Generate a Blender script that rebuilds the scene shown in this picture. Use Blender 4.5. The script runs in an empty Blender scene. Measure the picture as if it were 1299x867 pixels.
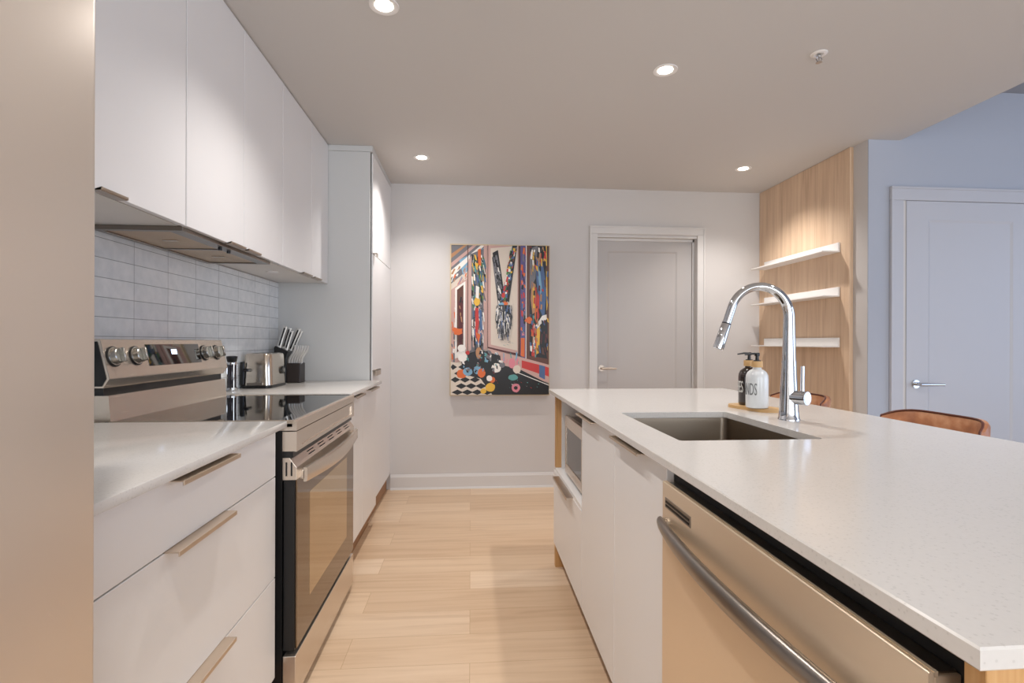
import bpy, bmesh, math, random
from mathutils import Vector, Matrix
random.seed(7)
S = bpy.context.scene
COL = S.collection
PI = math.pi

# ------------------------------------------------------------------ camera
cam_d = bpy.data.cameras.new('camera'); cam = bpy.data.objects.new('camera', cam_d); COL.objects.link(cam)
cam_d.sensor_fit = 'HORIZONTAL'; cam_d.sensor_width = 36.0
cam_d.lens = 655.554 / 1299 * 36.0
cam_d.shift_y = 0.00055
cam_d.clip_start = 0.02
cam.matrix_world = Matrix.Translation((0, 0, 1.1782)) @ Matrix.Rotation(-0.0798, 4, 'Z') @ Matrix.Rotation(PI/2, 4, 'X') @ Matrix.Rotation(0.003, 4, 'Z')
S.camera = cam

# ------------------------------------------------------------------ colour management
S.view_settings.view_transform = 'Standard'; S.view_settings.look = 'None'
S.view_settings.exposure = 0.29; S.view_settings.gamma = 1.0
S.view_settings.use_curve_mapping = False

# ------------------------------------------------------------------ world
W = bpy.data.worlds.new('world'); S.world = W; W.use_nodes = True
W.node_tree.nodes['Background'].inputs[0].default_value = (0.72, 0.84, 1.0, 1)
W.node_tree.nodes['Background'].inputs[1].default_value = 1.0

# ------------------------------------------------------------------ daylight at the side window, added fill lamp at the rear
def area(name, loc, rot, sx, sy, power, color):
    d = bpy.data.lights.new(name, 'AREA'); d.shape = 'RECTANGLE'; d.size = sx; d.size_y = sy
    d.energy = power; d.color = color
    o = bpy.data.objects.new(name, d); COL.objects.link(o); o.location = loc; o.rotation_euler = rot
    return o
DAY = (0.70, 0.83, 1.0)
WARM = (1.0, 0.84, 0.70)
area('daylight_side_window', (5.9, -0.4, 1.45), (0, PI/2, 0), 2.0, 4.2, 50, (0.60, 0.72, 1.0))
area('rear_fill_light', (1.2, -3.4, 1.35), (-PI/2, 0, PI), 4.6, 2.0, 118, (0.90, 0.95, 1.0))  # ambient fill, standing in for a made-up window behind the camera
SPOT_POWER = 44
SPOT_COLOR = (1.0, 0.955, 0.92)

# ------------------------------------------------------------------ material helpers
def lin(c):
    return tuple(((x/255)/12.92 if x/255 <= 0.04045 else ((x/255+0.055)/1.055)**2.4) for x in c) + (1,)
def mat(name, rgb, rough=0.5, metal=0.0, spec=0.5, coat=0.0, ior=None, emis=None, estr=0, trans=0):
    m = bpy.data.materials.new(name); m.use_nodes = True
    b = m.node_tree.nodes['Principled BSDF']
    b.inputs['Base Color'].default_value = lin(rgb)
    b.inputs['Roughness'].default_value = rough; b.inputs['Metallic'].default_value = metal
    b.inputs['Specular IOR Level'].default_value = spec; b.inputs['Coat Weight'].default_value = coat
    b.inputs['Transmission Weight'].default_value = trans
    if ior: b.inputs['IOR'].default_value = ior
    if emis: b.inputs['Emission Color'].default_value = lin(emis); b.inputs['Emission Strength'].default_value = estr
    return m
def nd(m, t, **k):
    n = m.node_tree.nodes.new(t)
    for a, v in k.items(): setattr(n, a, v)
    return n
def lk(m, a, b): m.node_tree.links.new(a, b)
def coords(m, scale=(1, 1, 1), loc=(0, 0, 0), rot=(0, 0, 0)):
    g = nd(m, 'ShaderNodeNewGeometry'); mp = nd(m, 'ShaderNodeMapping')
    lk(m, g.outputs['Position'], mp.inputs['Vector'])
    mp.inputs['Scale'].default_value = scale; mp.inputs['Location'].default_value = loc; mp.inputs['Rotation'].default_value = rot
    return mp.outputs['Vector']
def bsdf(m): return m.node_tree.nodes['Principled BSDF']
def ramp(m, fac, stops):
    r = nd(m, 'ShaderNodeValToRGB'); e = r.color_ramp.elements
    while len(e) < len(stops): e.new(0.5)
    for i, (p, c) in enumerate(stops): e[i].position = p; e[i].color = lin(c)
    lk(m, fac, r.inputs['Fac']); return r.outputs['Color']
def bump(m, h, strength, dist=0.001):
    b = nd(m, 'ShaderNodeBump'); b.inputs['Strength'].default_value = strength; b.inputs['Distance'].default_value = dist
    lk(m, h, b.inputs['Height']); lk(m, b.outputs['Normal'], bsdf(m).inputs['Normal'])

def wall_mat(name, rgb):
    m = mat(name, rgb, 0.75, spec=0.25)
    n = nd(m, 'ShaderNodeTexNoise'); n.inputs['Scale'].default_value = 260; lk(m, coords(m), n.inputs['Vector'])
    bump(m, n.outputs['Fac'], 0.05, 0.0006); return m
M = {}
M['wall'] = wall_mat('wall_paint', (204, 200, 197))
M['hall_wall'] = wall_mat('hall_paint_daylit', (176, 181, 192))  # cool daylight tint mixed into the wall colour
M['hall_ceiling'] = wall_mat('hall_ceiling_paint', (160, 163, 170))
M['hall_door'] = mat('hall_door_paint_daylit', (190, 191, 197), 0.4)  # blue cast of the daylight put into the door and casing colour
M['ceiling'] = wall_mat('ceiling_paint', (208, 205, 202))
M['door_paint'] = mat('door_paint', (184, 179, 176), 0.4)
M['trim'] = mat('trim_paint', (210, 207, 204), 0.4)
M['white_lacquer'] = mat('white_lacquer', (231, 229, 228), 0.35)
M['carcass'] = mat('carcass_white', (222, 218, 214), 0.5)
M['panel_side'] = mat('panel_side_white', (206, 206, 204), 0.45)
M['black'] = mat('black_plastic', (16, 16, 17), 0.35)
M['black_matte'] = mat('black_matte', (14, 13, 13), 0.6)
M['blackglass'] = mat('black_glass', (10, 10, 11), 0.03, spec=0.5, ior=1.9)
M['chrome'] = mat('chrome', (205, 207, 210), 0.06, 1.0)
M['nickel'] = mat('brushed_nickel', (212, 196, 178), 0.42, 1.0)
M['nickel_dark'] = mat('satin_nickel', (192, 178, 164), 0.35, 1.0)
M['white_metal'] = mat('white_metal', (236, 233, 230), 0.4)
M['grey_knob'] = mat('knob_grey_metal', (176, 172, 164), 0.25, 0.9)
M['knife_steel'] = mat('knife_steel', (214, 212, 208), 0.3, 0.6)
M['lens'] = mat('lamp_lens', (255, 250, 240), 0.5, emis=(255, 246, 232), estr=9.0)
M['clock'] = mat('clock_light', (150, 170, 220), 0.5, emis=(190, 215, 255), estr=3.0)
M['amber'] = mat('amber_glass_bottle', (34, 20, 14), 0.12, spec=0.6, coat=0.5)
M['white_glass'] = mat('white_glass_bottle', (222, 225, 226), 0.25, coat=0.4)
M['ink_white'] = mat('white_lettering', (225, 225, 222), 0.5)
M['ink_grey'] = mat('grey_lettering', (120, 122, 124), 0.5)
M['bamboo'] = mat('bamboo', (205, 165, 112), 0.45)
M['piping'] = mat('dark_leather_piping', (86, 40, 24), 0.45)
M['stool_metal'] = mat('stool_black_metal', (30, 28, 27), 0.4, 0.6)
M['glassware'] = mat('dark_smoked_glass', (40, 38, 48), 0.05, spec=0.8)
M['window_glass'] = mat('window_glass', (220, 232, 245), 0.05, trans=0.9)

def steel(name, rgb, axis, rough=0.26, stretch=160, base_metal=1.0):
    m = mat(name, rgb, rough, base_metal)
    sc = [stretch]*3; sc[axis] = 1.5
    n = nd(m, 'ShaderNodeTexNoise'); n.inputs['Scale'].default_value = 4; n.inputs['Detail'].default_value = 3
    lk(m, coords(m, sc), n.inputs['Vector'])
    mr = nd(m, 'ShaderNodeMapRange'); mr.inputs['To Min'].default_value = rough-0.03; mr.inputs['To Max'].default_value = rough+0.03
    lk(m, n.outputs['Fac'], mr.inputs['Value']); lk(m, mr.outputs['Result'], bsdf(m).inputs['Roughness'])
    return m
M['steel'] = steel('brushed_steel', (214, 202, 188), 1, 0.26, 160, 0.82)
M['steel_fridge'] = steel('fridge_steel', (228, 217, 205), 1, 0.34, 160, 0.72)
M['steel_dw'] = steel('dishwasher_steel', (230, 210, 184), 1, 0.3, 160, 0.68)
M['steel_dark'] = steel('hood_steel', (150, 142, 134), 1, 0.3)
M['steel_sink'] = steel('sink_steel', (146, 133, 118), 1, 0.3)
M['steel_z'] = steel('toaster_steel', (215, 204, 190), 2, 0.2)

def wood(name, c1, c2, c3, axis, rough=0.5):
    m = mat(name, c2, rough)
    sc = [9.0]*3; sc[axis] = 0.55
    n = nd(m, 'ShaderNodeTexNoise'); n.inputs['Scale'].default_value = 2.6; n.inputs['Detail'].default_value = 6; n.inputs['Distortion'].default_value = 0.4
    lk(m, coords(m, sc), n.inputs['Vector'])
    sc2 = [90.0]*3; sc2[axis] = 1.6
    n2 = nd(m, 'ShaderNodeTexNoise'); n2.inputs['Scale'].default_value = 2; n2.inputs['Detail'].default_value = 4
    lk(m, coords(m, sc2), n2.inputs['Vector'])
    mx = nd(m, 'ShaderNodeMath', operation='ADD'); a = nd(m, 'ShaderNodeMath', operation='MULTIPLY'); a.inputs[1].default_value = 0.45
    b = nd(m, 'ShaderNodeMath', operation='MULTIPLY'); b.inputs[1].default_value = 0.55
    lk(m, n.outputs['Fac'], b.inputs[0]); lk(m, n2.outputs['Fac'], a.inputs[0]); lk(m, a.outputs[0], mx.inputs[0]); lk(m, b.outputs[0], mx.inputs[1])
    lk(m, ramp(m, mx.outputs[0], [(0.34, c1), (0.5, c2), (0.66, c3)]), bsdf(m).inputs['Base Color'])
    bump(m, n2.outputs['Fac'], 0.08, 0.0005); return m
M['oak'] = wood('oak_veneer_vertical', (200, 168, 138), (220, 190, 160), (230, 203, 174), 2)
M['oak_end'] = wood('oak_veneer_end', (172, 122, 70), (194, 148, 94), (208, 166, 116), 2)
M['plinth'] = wood('plinth_wood', (134, 94, 62), (152, 110, 74), (166, 124, 88), 1)

def floor_mat():
    m = mat('oak_plank_floor', (214, 184, 150), 0.36, spec=0.5)
    v = coords(m)
    br = nd(m, 'ShaderNodeTexBrick'); br.offset = 0.37; br.offset_frequency = 2
    lk(m, v, br.inputs['Vector'])
    br.inputs['Scale'].default_value = 1.0; br.inputs['Brick Width'].default_value = 1.25; br.inputs['Row Height'].default_value = 0.19
    br.inputs['Mortar Size'].default_value = 0.0009; br.inputs['Mortar Smooth'].default_value = 0.2
    br.inputs['Color1'].default_value = (0, 0, 0, 1); br.inputs['Color2'].default_value = (1, 1, 1, 1); br.inputs['Mortar'].default_value = (0.0, 0.0, 0.0, 1)
    tone = ramp(m, br.outputs['Color'], [(0.0, (207, 178, 147)), (0.5, (217, 190, 160)), (1.0, (225, 201, 174))])
    n = nd(m, 'ShaderNodeTexNoise'); n.inputs['Scale'].default_value = 3; n.inputs['Detail'].default_value = 7; n.inputs['Distortion'].default_value = 0.8
    mp = nd(m, 'ShaderNodeMapping'); mp.inputs['Scale'].default_value = (0.55, 9, 1)
    add = nd(m, 'ShaderNodeVectorMath', operation='ADD'); sc = nd(m, 'ShaderNodeVectorMath', operation='SCALE'); sc.inputs['Scale'].default_value = 13
    lk(m, br.outputs['Color'], sc.inputs[0]); lk(m, v, mp.inputs['Vector']); lk(m, mp.outputs['Vector'], add.inputs[0]); lk(m, sc.outputs[0], add.inputs[1])
    lk(m, add.outputs[0], n.inputs['Vector'])
    grain = ramp(m, n.outputs['Fac'], [(0.3, (214, 200, 186)), (0.5, (244, 240, 235)), (0.7, (255, 255, 255))])
    mx = nd(m, 'ShaderNodeMix', data_type='RGBA', blend_type='MULTIPLY'); mx.inputs[0].default_value = 0.5
    lk(m, tone, mx.inputs[6]); lk(m, grain, mx.inputs[7])
    mm = nd(m, 'ShaderNodeMix', data_type='RGBA', blend_type='MIX'); lk(m, br.outputs['Fac'], mm.inputs[0])
    lk(m, mx.outputs[2], mm.inputs[6]); mm.inputs[7].default_value = lin((176, 144, 108))
    lk(m, mm.outputs[2], bsdf(m).inputs['Base Color'])
    bump(m, n.outputs['Fac'], 0.05, 0.0006); return m
M['floor'] = floor_mat()

def quartz():
    m = mat('white_quartz', (226, 220, 215), 0.16, spec=0.5)
    n = nd(m, 'ShaderNodeTexVoronoi'); n.inputs['Scale'].default_value = 150; lk(m, coords(m), n.inputs['Vector'])
    n2 = nd(m, 'ShaderNodeTexNoise'); n2.inputs['Scale'].default_value = 30; n2.inputs['Detail'].default_value = 3; lk(m, coords(m), n2.inputs['Vector'])
    mu = nd(m, 'ShaderNodeMath', operation='SUBTRACT'); lk(m, n.outputs['Distance'], mu.inputs[0])
    k = nd(m, 'ShaderNodeMath', operation='MULTIPLY'); k.inputs[1].default_value = 0.35; lk(m, n2.outputs['Fac'], k.inputs[0]); lk(m, k.outputs[0], mu.inputs[1])
    lk(m, ramp(m, mu.outputs[0], [(0.0, (200, 196, 191)), (0.06, (210, 206, 201)), (1.0, (213, 209, 204))]), bsdf(m).inputs['Base Color'])
    return m
M['quartz'] = quartz()

def tile_mat():
    m = mat('glazed_tile', (208, 212, 216), 0.12)
    g = nd(m, 'ShaderNodeNewGeometry'); sp = nd(m, 'ShaderNodeSeparateXYZ'); cb = nd(m, 'ShaderNodeCombineXYZ')
    lk(m, g.outputs['Position'], sp.inputs[0]); lk(m, sp.outputs['Y'], cb.inputs[0]); lk(m, sp.outputs['Z'], cb.inputs[1])
    mp = nd(m, 'ShaderNodeMapping'); mp.inputs['Location'].default_value = (-1.977 % 0.2105 * -1 + 0.2105 - 0.0, -(1.519 % 0.0652), 0)
    mp.inputs['Location'].default_value = (-(1.977 % 0.2105), -(1.519 % 0.0652), 0)
    lk(m, cb.outputs[0], mp.inputs['Vector'])
    br = nd(m, 'ShaderNodeTexBrick'); br.offset = 0.0; lk(m, mp.outputs['Vector'], br.inputs['Vector'])
    br.inputs['Scale'].default_value = 1; br.inputs['Brick Width'].default_value = 0.2105; br.inputs['Row Height'].default_value = 0.0652
    br.inputs['Mortar Size'].default_value = 0.0012; br.inputs['Mortar Smooth'].default_value = 0.3
    br.inputs['Color1'].default_value = lin((228, 232, 235)); br.inputs['Color2'].default_value = lin((238, 241, 243)); br.inputs['Mortar'].default_value = lin((158, 164, 166))
    n = nd(m, 'ShaderNodeTexNoise'); n.inputs['Scale'].default_value = 26; n.inputs['Detail'].default_value = 3; lk(m, coords(m), n.inputs['Vector'])
    mx = nd(m, 'ShaderNodeMix', data_type='RGBA', blend_type='MULTIPLY'); mx.inputs[0].default_value = 0.5
    lk(m, br.outputs['Color'], mx.inputs[6]); lk(m, ramp(m, n.outputs['Fac'], [(0.3, (226, 230, 232)), (0.7, (255, 255, 255))]), mx.inputs[7])
    lk(m, mx.outputs[2], bsdf(m).inputs['Base Color'])
    inv = nd(m, 'ShaderNodeMath', operation='SUBTRACT'); inv.inputs[0].default_value = 1; lk(m, br.outputs['Fac'], inv.inputs[1])
    n3 = nd(m, 'ShaderNodeTexNoise'); n3.inputs['Scale'].default_value = 9; lk(m, coords(m), n3.inputs['Vector'])
    ad = nd(m, 'ShaderNodeMath', operation='ADD'); lk(m, inv.outputs[0], ad.inputs[0]); lk(m, n3.outputs['Fac'], ad.inputs[1])
    bump(m, ad.outputs[0], 0.5, 0.0012); return m
M['tile'] = tile_mat()

def leather():
    m = mat('tan_leather', (166, 100, 58), 0.42)
    n = nd(m, 'ShaderNodeTexNoise'); n.inputs['Scale'].default_value = 14; n.inputs['Detail'].default_value = 5; lk(m, coords(m), n.inputs['Vector'])
    lk(m, ramp(m, n.outputs['Fac'], [(0.3, (140, 88, 58)), (0.5, (172, 114, 76)), (0.72, (204, 156, 118))]), bsdf(m).inputs['Base Color'])
    bump(m, n.outputs['Fac'], 0.25, 0.003); return m
M['leather'] = leather()
def filt():
    m = steel('hood_filter_mesh', (205, 180, 150), 1, 0.3)
    w = nd(m, 'ShaderNodeTexWave'); w.inputs['Scale'].default_value = 60; w.bands_direction = 'X'; lk(m, coords(m), w.inputs['Vector'])
    bump(m, w.outputs['Fac'], 0.6, 0.002); return m
M['filter'] = filt()

# ------------------------------------------------------------------ geometry helpers
def B(): return bmesh.new()
def box(bm, x0, x1, y0, y1, z0, z1, bev=0.0, seg=1, mi=0):
    r = bmesh.ops.create_cube(bm, size=1); vs = r['verts']
    for v in vs: v.co = Vector((x0+(v.co.x+.5)*(x1-x0), y0+(v.co.y+.5)*(y1-y0), z0+(v.co.z+.5)*(z1-z0)))
    fs = set(f for v in vs for f in v.link_faces)
    for f in fs: f.material_index = mi
    if bev:
        es = list(set(e for v in vs for e in v.link_edges))
        bmesh.ops.bevel(bm, geom=es, offset=bev, segments=seg, affect='EDGES', profile=0.5, clamp_overlap=True)
    return bm
def rbox(bm, x0, x1, y0, y1, z0, z1, r, axis='Z', seg=5, bev=0.0):
    """box with the four edges along an axis rounded"""
    t = bmesh.new(); box(t, x0, x1, y0, y1, z0, z1)
    k = 'XYZ'.index(axis)
    es = [e for e in t.edges if abs((e.verts[0].co-e.verts[1].co).normalized()[k]) > 0.9]
    bmesh.ops.bevel(t, geom=es, offset=r, segments=seg, affect='EDGES', profile=0.5)
    if bev:
        es = [e for e in t.edges if len(e.link_faces) == 2 and e.calc_face_angle(0) > 1.2]
        bmesh.ops.bevel(t, geom=es, offset=bev, segments=2, affect='EDGES', profile=0.5)
    merge(bm, t); return bm
def merge(bm, t, mx=None):
    if mx is not None: bmesh.ops.transform(t, matrix=mx, verts=t.verts)
    me = bpy.data.meshes.new('tmp'); t.to_mesh(me); t.free(); bm.from_mesh(me); bpy.data.meshes.remove(me)
def tube(bm, pts, rad, seg=16, cap=True, flat=None):
    pts = [Vector(p) for p in pts]; n = len(pts)
    if not hasattr(rad, '__len__'): rad = [rad]*n
    rings = []; up = None
    for i, p in enumerate(pts):
        t = (pts[min(i+1, n-1)]-pts[max(i-1, 0)]).normalized()
        if up is None:
            a = Vector((0, 0, 1)) if abs(t.z) < 0.9 else Vector((0, 1, 0)); up = (a-a.dot(t)*t).normalized()
        else: up = (up-up.dot(t)*t).normalized()
        s = t.cross(up)
        fl = flat or (1, 1)
        rings.append([bm.verts.new(p+rad[i]*(math.cos(2*PI*j/seg)*up*fl[0]+math.sin(2*PI*j/seg)*s*fl[1])) for j in range(seg)])
    for a, b in zip(rings, rings[1:]):
        for j in range(seg): bm.faces.new((a[j], a[(j+1) % seg], b[(j+1) % seg], b[j]))
    if cap: bm.faces.new(rings[0][::-1]); bm.faces.new(rings[-1])
    return bm
def cyl(bm, a, b, r, seg=20, r2=None): return tube(bm, [a, b], [r, r if r2 is None else r2], seg)
def lathe(bm, c, prof, seg=28):
    c = Vector(c); rings = []
    for r, z in prof:
        rings.append([bm.verts.new(c+Vector((max(r, 1e-5)*math.cos(2*PI*j/seg), max(r, 1e-5)*math.sin(2*PI*j/seg), z))) for j in range(seg)])
    for a, b in zip(rings, rings[1:]):
        for j in range(seg): bm.faces.new((a[j], a[(j+1) % seg], b[(j+1) % seg], b[j]))
    bm.faces.new(rings[0][::-1]); bm.faces.new(rings[-1]); return bm
def prism(bm, poly, axis, a0, a1, bev=0.0, mi=0):
    """poly: 2D points; axis 'Y' -> (x,z) extruded along y, 'X' -> (y,z), 'Z' -> (x,y)"""
    t = bmesh.new()
    f = {'Y': lambda p, a: (p[0], a, p[1]), 'X': lambda p, a: (a, p[0], p[1]), 'Z': lambda p, a: (p[0], p[1], a)}[axis]
    v0 = [t.verts.new(f(p, a0)) for p in poly]; v1 = [t.verts.new(f(p, a1)) for p in poly]
    n = len(poly); t.faces.new(v0); t.faces.new(v1[::-1])
    for i in range(n): t.faces.new((v0[i], v1[i], v1[(i+1) % n], v0[(i+1) % n]))
    bmesh.ops.recalc_face_normals(t, faces=t.faces)
    if bev:
        es = [e for e in t.edges if len(e.link_faces) == 2 and e.calc_face_angle(0) > 0.4]
        bmesh.ops.bevel(t, geom=es, offset=bev, segments=2, affect='EDGES', profile=0.5, clamp_overlap=True)
    for q in t.faces: q.material_index = mi
    merge(bm, t); return bm

ORIGIN = {}
def link(name, bm, m, smooth=False, recalc=True):
    if recalc: bmesh.ops.recalc_face_normals(bm, faces=bm.faces)
    me = bpy.data.meshes.new(name); bm.to_mesh(me); bm.free()
    ms = m if isinstance(m, (list, tuple)) else [m]
    for x in ms: me.materials.append(M[x] if isinstance(x, str) else x)
    if smooth:
        for p in me.polygons: p.use_smooth = True
        try: me.set_sharp_from_angle(angle=math.radians(38))
        except Exception: pass
    o = bpy.data.objects.new(name, me); COL.objects.link(o); return o
def structure(name, bm, m, label=None, smooth=False):
    o = link(name, bm, m, smooth); o['kind'] = 'structure'
    if label: o['label'] = label
    return o
def thing(name, label, cat, loc, group=None):
    o = bpy.data.objects.new(name, None); COL.objects.link(o); o.location = loc; o.empty_display_size = 0.05
    o['label'] = label; o['category'] = cat
    if group: o['group'] = group
    return o
def root_loc(o):
    v = Vector(o.location)
    return v
def part(parent, name, bm, m, smooth=True, label=None):
    """bm is in world coordinates; stored relative to its thing's origin"""
    top = parent
    while top.parent: top = top.parent
    bmesh.ops.translate(bm, vec=-Vector(top.location), verts=bm.verts)
    o = link(name, bm, m, smooth); o.parent = parent
    if label: o['label'] = label
    return o
def solo(name, bm, m, label, cat, group=None, smooth=True, origin=None):
    if origin is not None: bmesh.ops.translate(bm, vec=-Vector(origin), verts=bm.verts)
    o = link(name, bm, m, smooth); o['label'] = label; o['category'] = cat
    if origin is not None: o.location = origin
    if group: o['group'] = group
    return o
def copy_thing(src, loc, label, rotz=None):
    r = src.copy(); COL.objects.link(r); r.location = loc; r['label'] = label
    if rotz is not None: r.rotation_euler = (0, 0, rotz)
    def rec(a, b):
        for ch in list(a.children):
            c = ch.copy(); COL.objects.link(c); c.parent = b; rec(ch, c)
    rec(src, r); return r

# ================================================================== ROOM
LW, BW, CZ = -1.225, 4.18, 2.44
CT, CB = 0.929, 0.909           # worktop top / underside
structure('floor', box(B(), -1.35, 6.2, -3.7, 4.4, -0.08, 0), 'floor')
# dropped kitchen ceiling (with its right-hand step) and the higher ceiling of the hall
structure('ceiling', box(B(), -1.35, 2.658, -3.7, 4.4, CZ, 2.95), 'ceiling')
structure('ceiling_hall', box(B(), 2.66, 6.2, -3.7, 3.2, 2.767, 2.95), 'hall_ceiling')
structure('wall_left', box(B(), -1.35, LW, -3.7, 4.4, 0, CZ), 'wall')
# back wall with the recessed door opening
b = B(); DX0, DX1, DZ = 1.026, 1.892, 2.058
box(b, LW, DX0, BW, BW+.14, 0, CZ); box(b, DX1, 2.45, BW, BW+.14, 0, CZ); box(b, DX0, DX1, BW, BW+.14, DZ, CZ); box(b, LW, 2.45, BW+.14, BW+.2, 0, CZ)
structure('wall_back', b, 'wall')
structure('wall_right', box(B(), 2.45, 2.5, 3.018, 4.38, 0, CZ), 'wall')
b = B(); box(b, 2.5, 6.2, 3.018, 4.38, 0, 2.44); box(b, 2.6595, 6.2, 3.018, 4.38, 2.44, 2.766); box(b, 2.451, 2.5, 3.012, 3.018, 0, CZ); box(b, 2.5, 6.2, 3.012, 3.018, 0, CZ); box(b, 2.6595, 6.2, 3.012, 3.018, CZ, 2.766)
structure('wall_hall', b, 'hall_wall')
# far right wall and rear wall of the open living area, with a side window and an added rear one
b = B(); X0, X1 = 6.0, 6.12
box(b, X0, X1, -3.6, -2.5, 0, 2.766); box(b, X0, X1, 1.7, 3.012, 0, 2.766); box(b, X0, X1, -2.5, 1.7, 0, .45); box(b, X0, X1, -2.5, 1.7, 2.45, 2.766)
structure('wall_far_right', b, 'wall')
b = B(); Y0, Y1 = -3.62, -3.5
box(b, LW, -1.1, Y0, Y1, 0, CZ); box(b, 3.5, 6.0, Y0, Y1, 0, CZ); box(b, -1.1, 3.5, Y0, Y1, 0, .35); box(b, -1.1, 3.5, Y0, Y1, 2.35, CZ); box(b, 2.66, 6.0, Y0, Y1, CZ, 2.766)
structure('wall_rear', b, 'wall')
def window(name, axis, a0, a1, z0, z1, p0, p1):
    b = B(); n = 3; w = (a1-a0)/n
    def bb(u0, u1, v0, v1, q0=p0, q1=p1, tgt=None):
        t = tgt or b
        if axis == 'X': box(t, u0, u1, q0, q1, v0, v1)
        else: box(t, q0, q1, u0, u1, v0, v1)
    bb(a0, a1, z0, z0+.05); bb(a0, a1, z1-.05, z1)
    for i in range(n+1):
        c = a0+i*w; bb(max(a0, c-.03), min(a1, c+.03), z0+.05, z1-.05)
    f = structure(name, b, 'trim')
    g = B(); m = (p0+p1)/2
    for i in range(n): bb(a0+i*w+.03, a0+(i+1)*w-.03, z0+.05, z1-.05, m-.004, m+.004, g)
    o = link('window_pane', g, 'window_glass'); o.parent = f
window('rear_window_added', 'X', -1.1, 3.5, .35, 2.35, -3.6, -3.54)  # unseen window, added behind the camera to light the room
window('window_2', 'Y', -2.5, 1.7, .45, 2.45, 6.03, 6.09)

# baseboards
def skirting(name, x0, x1, y, h=.118):
    b = B(); prism(b, [(y, 0), (y, h), (y-.006, h), (y-.011, h-.016), (y-.013, h-.02), (y-.013, 0)], 'X', x0, x1)
    structure(name, b, 'trim')
skirting('baseboard_back', -.634, .968, BW)
skirting('baseboard_back_right', 1.945, 2.42, BW)
skirting('baseboard_hall', 2.455, 2.585, 3.012)
structure('baseboard_shoe', prism(B(), [(BW-.013, 0), (BW-.013, .014), (BW-.018, .012), (BW-.022, 0)], 'X', -.634, .968), 'trim')

# door casings (trim) and doors
def casing(name, x0, x1, zt, y, w, right=True, d=.016):
    b = B()
    prof = [(0, 0)]
    box(b, x0, x0+w, y-d, y, 0, zt-w, .003); box(b, x0, x1, y-d-.0005, y, zt-w, zt, .003)
    if right: box(b, x1-w, x1, y-d, y, 0, zt-w, .003)
    # outer raised bead
    box(b, x0, x0+.014, y-d-.006, y-d-.0004, 0, zt-.0145, .002); box(b, x0, x1, y-d-.0065, y-d-.0006, zt-.014, zt, .002)
    if right: box(b, x1-.014, x1, y-d-.006, y-d-.0004, 0, zt-.0145, .002)
    return structure(name, b, 'trim')
casing('trim_1', .968, 1.945, 2.135, BW, .065)
casing('trim_2', 2.587, 3.62, 2.15, 3.012, .085).data.materials[0] = M['hall_door']
# jamb lining of door 1
b = B(); box(b, DX0, DX0+.012, BW-.002, BW+.13, 0, DZ-.012); box(b, DX1-.012, DX1, BW-.002, BW+.13, 0, DZ-.012); box(b, DX0, DX1, BW-.002, BW+.13, DZ-.012, DZ)
box(b, DX1-.026, DX1-.012, BW+.05, BW+.066, 0, DZ-.012); box(b, DX0+.012, DX1-.012, BW+.05, BW+.066, DZ-.032, DZ-.012)
structure('trim_3', b, 'trim')
def shaker(name, x0, x1, z0, z1, y, stile_l, stile_r, rail_t, rail_b, th=.035, ins=.007):
    """single-panel door facing -y"""
    b = B()
    px0, px1, pz0, pz1 = x0+stile_l, x1-stile_r, z0+rail_b, z1-rail_t
    box(b, x0, px0, y, y+th, z0, z1); box(b, px1, x1, y, y+th, z0, z1); box(b, px0, px1, y, y+th, pz1, z1); box(b, px0, px1, y, y+th, z0, pz0)
    box(b, px0, px1, y+ins, y+th, pz0, pz1)
    s = .014   # sloped bead around the panel
    prism(b, [(px0, y), (px0+s, y+ins), (px0, y+ins)], 'Z', pz0, pz1); prism(b, [(px1, y), (px1-s, y+ins), (px1, y+ins)], 'Z', pz0, pz1)
    prism(b, [(y, pz1), (y+ins, pz1-s), (y+ins, pz1)], 'X', px0, px1); prism(b, [(y, pz0), (y+ins, pz0+s), (y+ins, pz0)], 'X', px0, px1)
    return structure(name, b, 'door_paint')
def lever(door, x, y, z, dirx, m, L=.115):
    b = B(); cyl(b, (x, y, z), (x, y-.008, z), .026, 28); cyl(b, (x, y-.008, z), (x, y-.012, z), .023, 28); cyl(b, (x, y-.01, z), (x, y-.05, z), .010)
    tube(b, [(x-dirx*.006, y-.05, z), (x+dirx*.03, y-.053, z), (x+dirx*L, y-.05, z-.002)], [.010, .0095, .007], 16, flat=(1, .7))
    o = link('door_handle', b, m, True); o.parent = door; return o
d1 = shaker('door_1', DX0+.014, DX1-.028, .008, DZ-.014, BW+.067, .10, .125, .10, .2)
lever(d1, 1.09, BW+.067, .962, 1, 'nickel_dark')
d2 = shaker('door_2', 2.692, 3.51, .008, 2.062, 2.998, .145, .10, .115, .2, th=.0135)
d2.data.materials[0] = M['hall_door']
lever(d2, 2.75, 2.998, .925, 1, 'chrome', .15)
structure('trim_4', box(B(), 2.672, 2.692, 3.004, 3.011, 0, 2.065), 'trim')
structure('door_gap_shade', box(B(), 2.672, 3.53, 3.0075, 3.0115, 2.062, 2.066), 'black_matte')  # black strip painting in the dark gap above the door leaf

# tiled backsplash
solo('tile_backsplash', box(B(), LW+.0005, LW+.008, .70, 3.386, CT, 1.547), 'tile', 'stacked pale grey glazed tiles on the wall between worktop and upper cabinets', 'backsplash', smooth=False)

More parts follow.
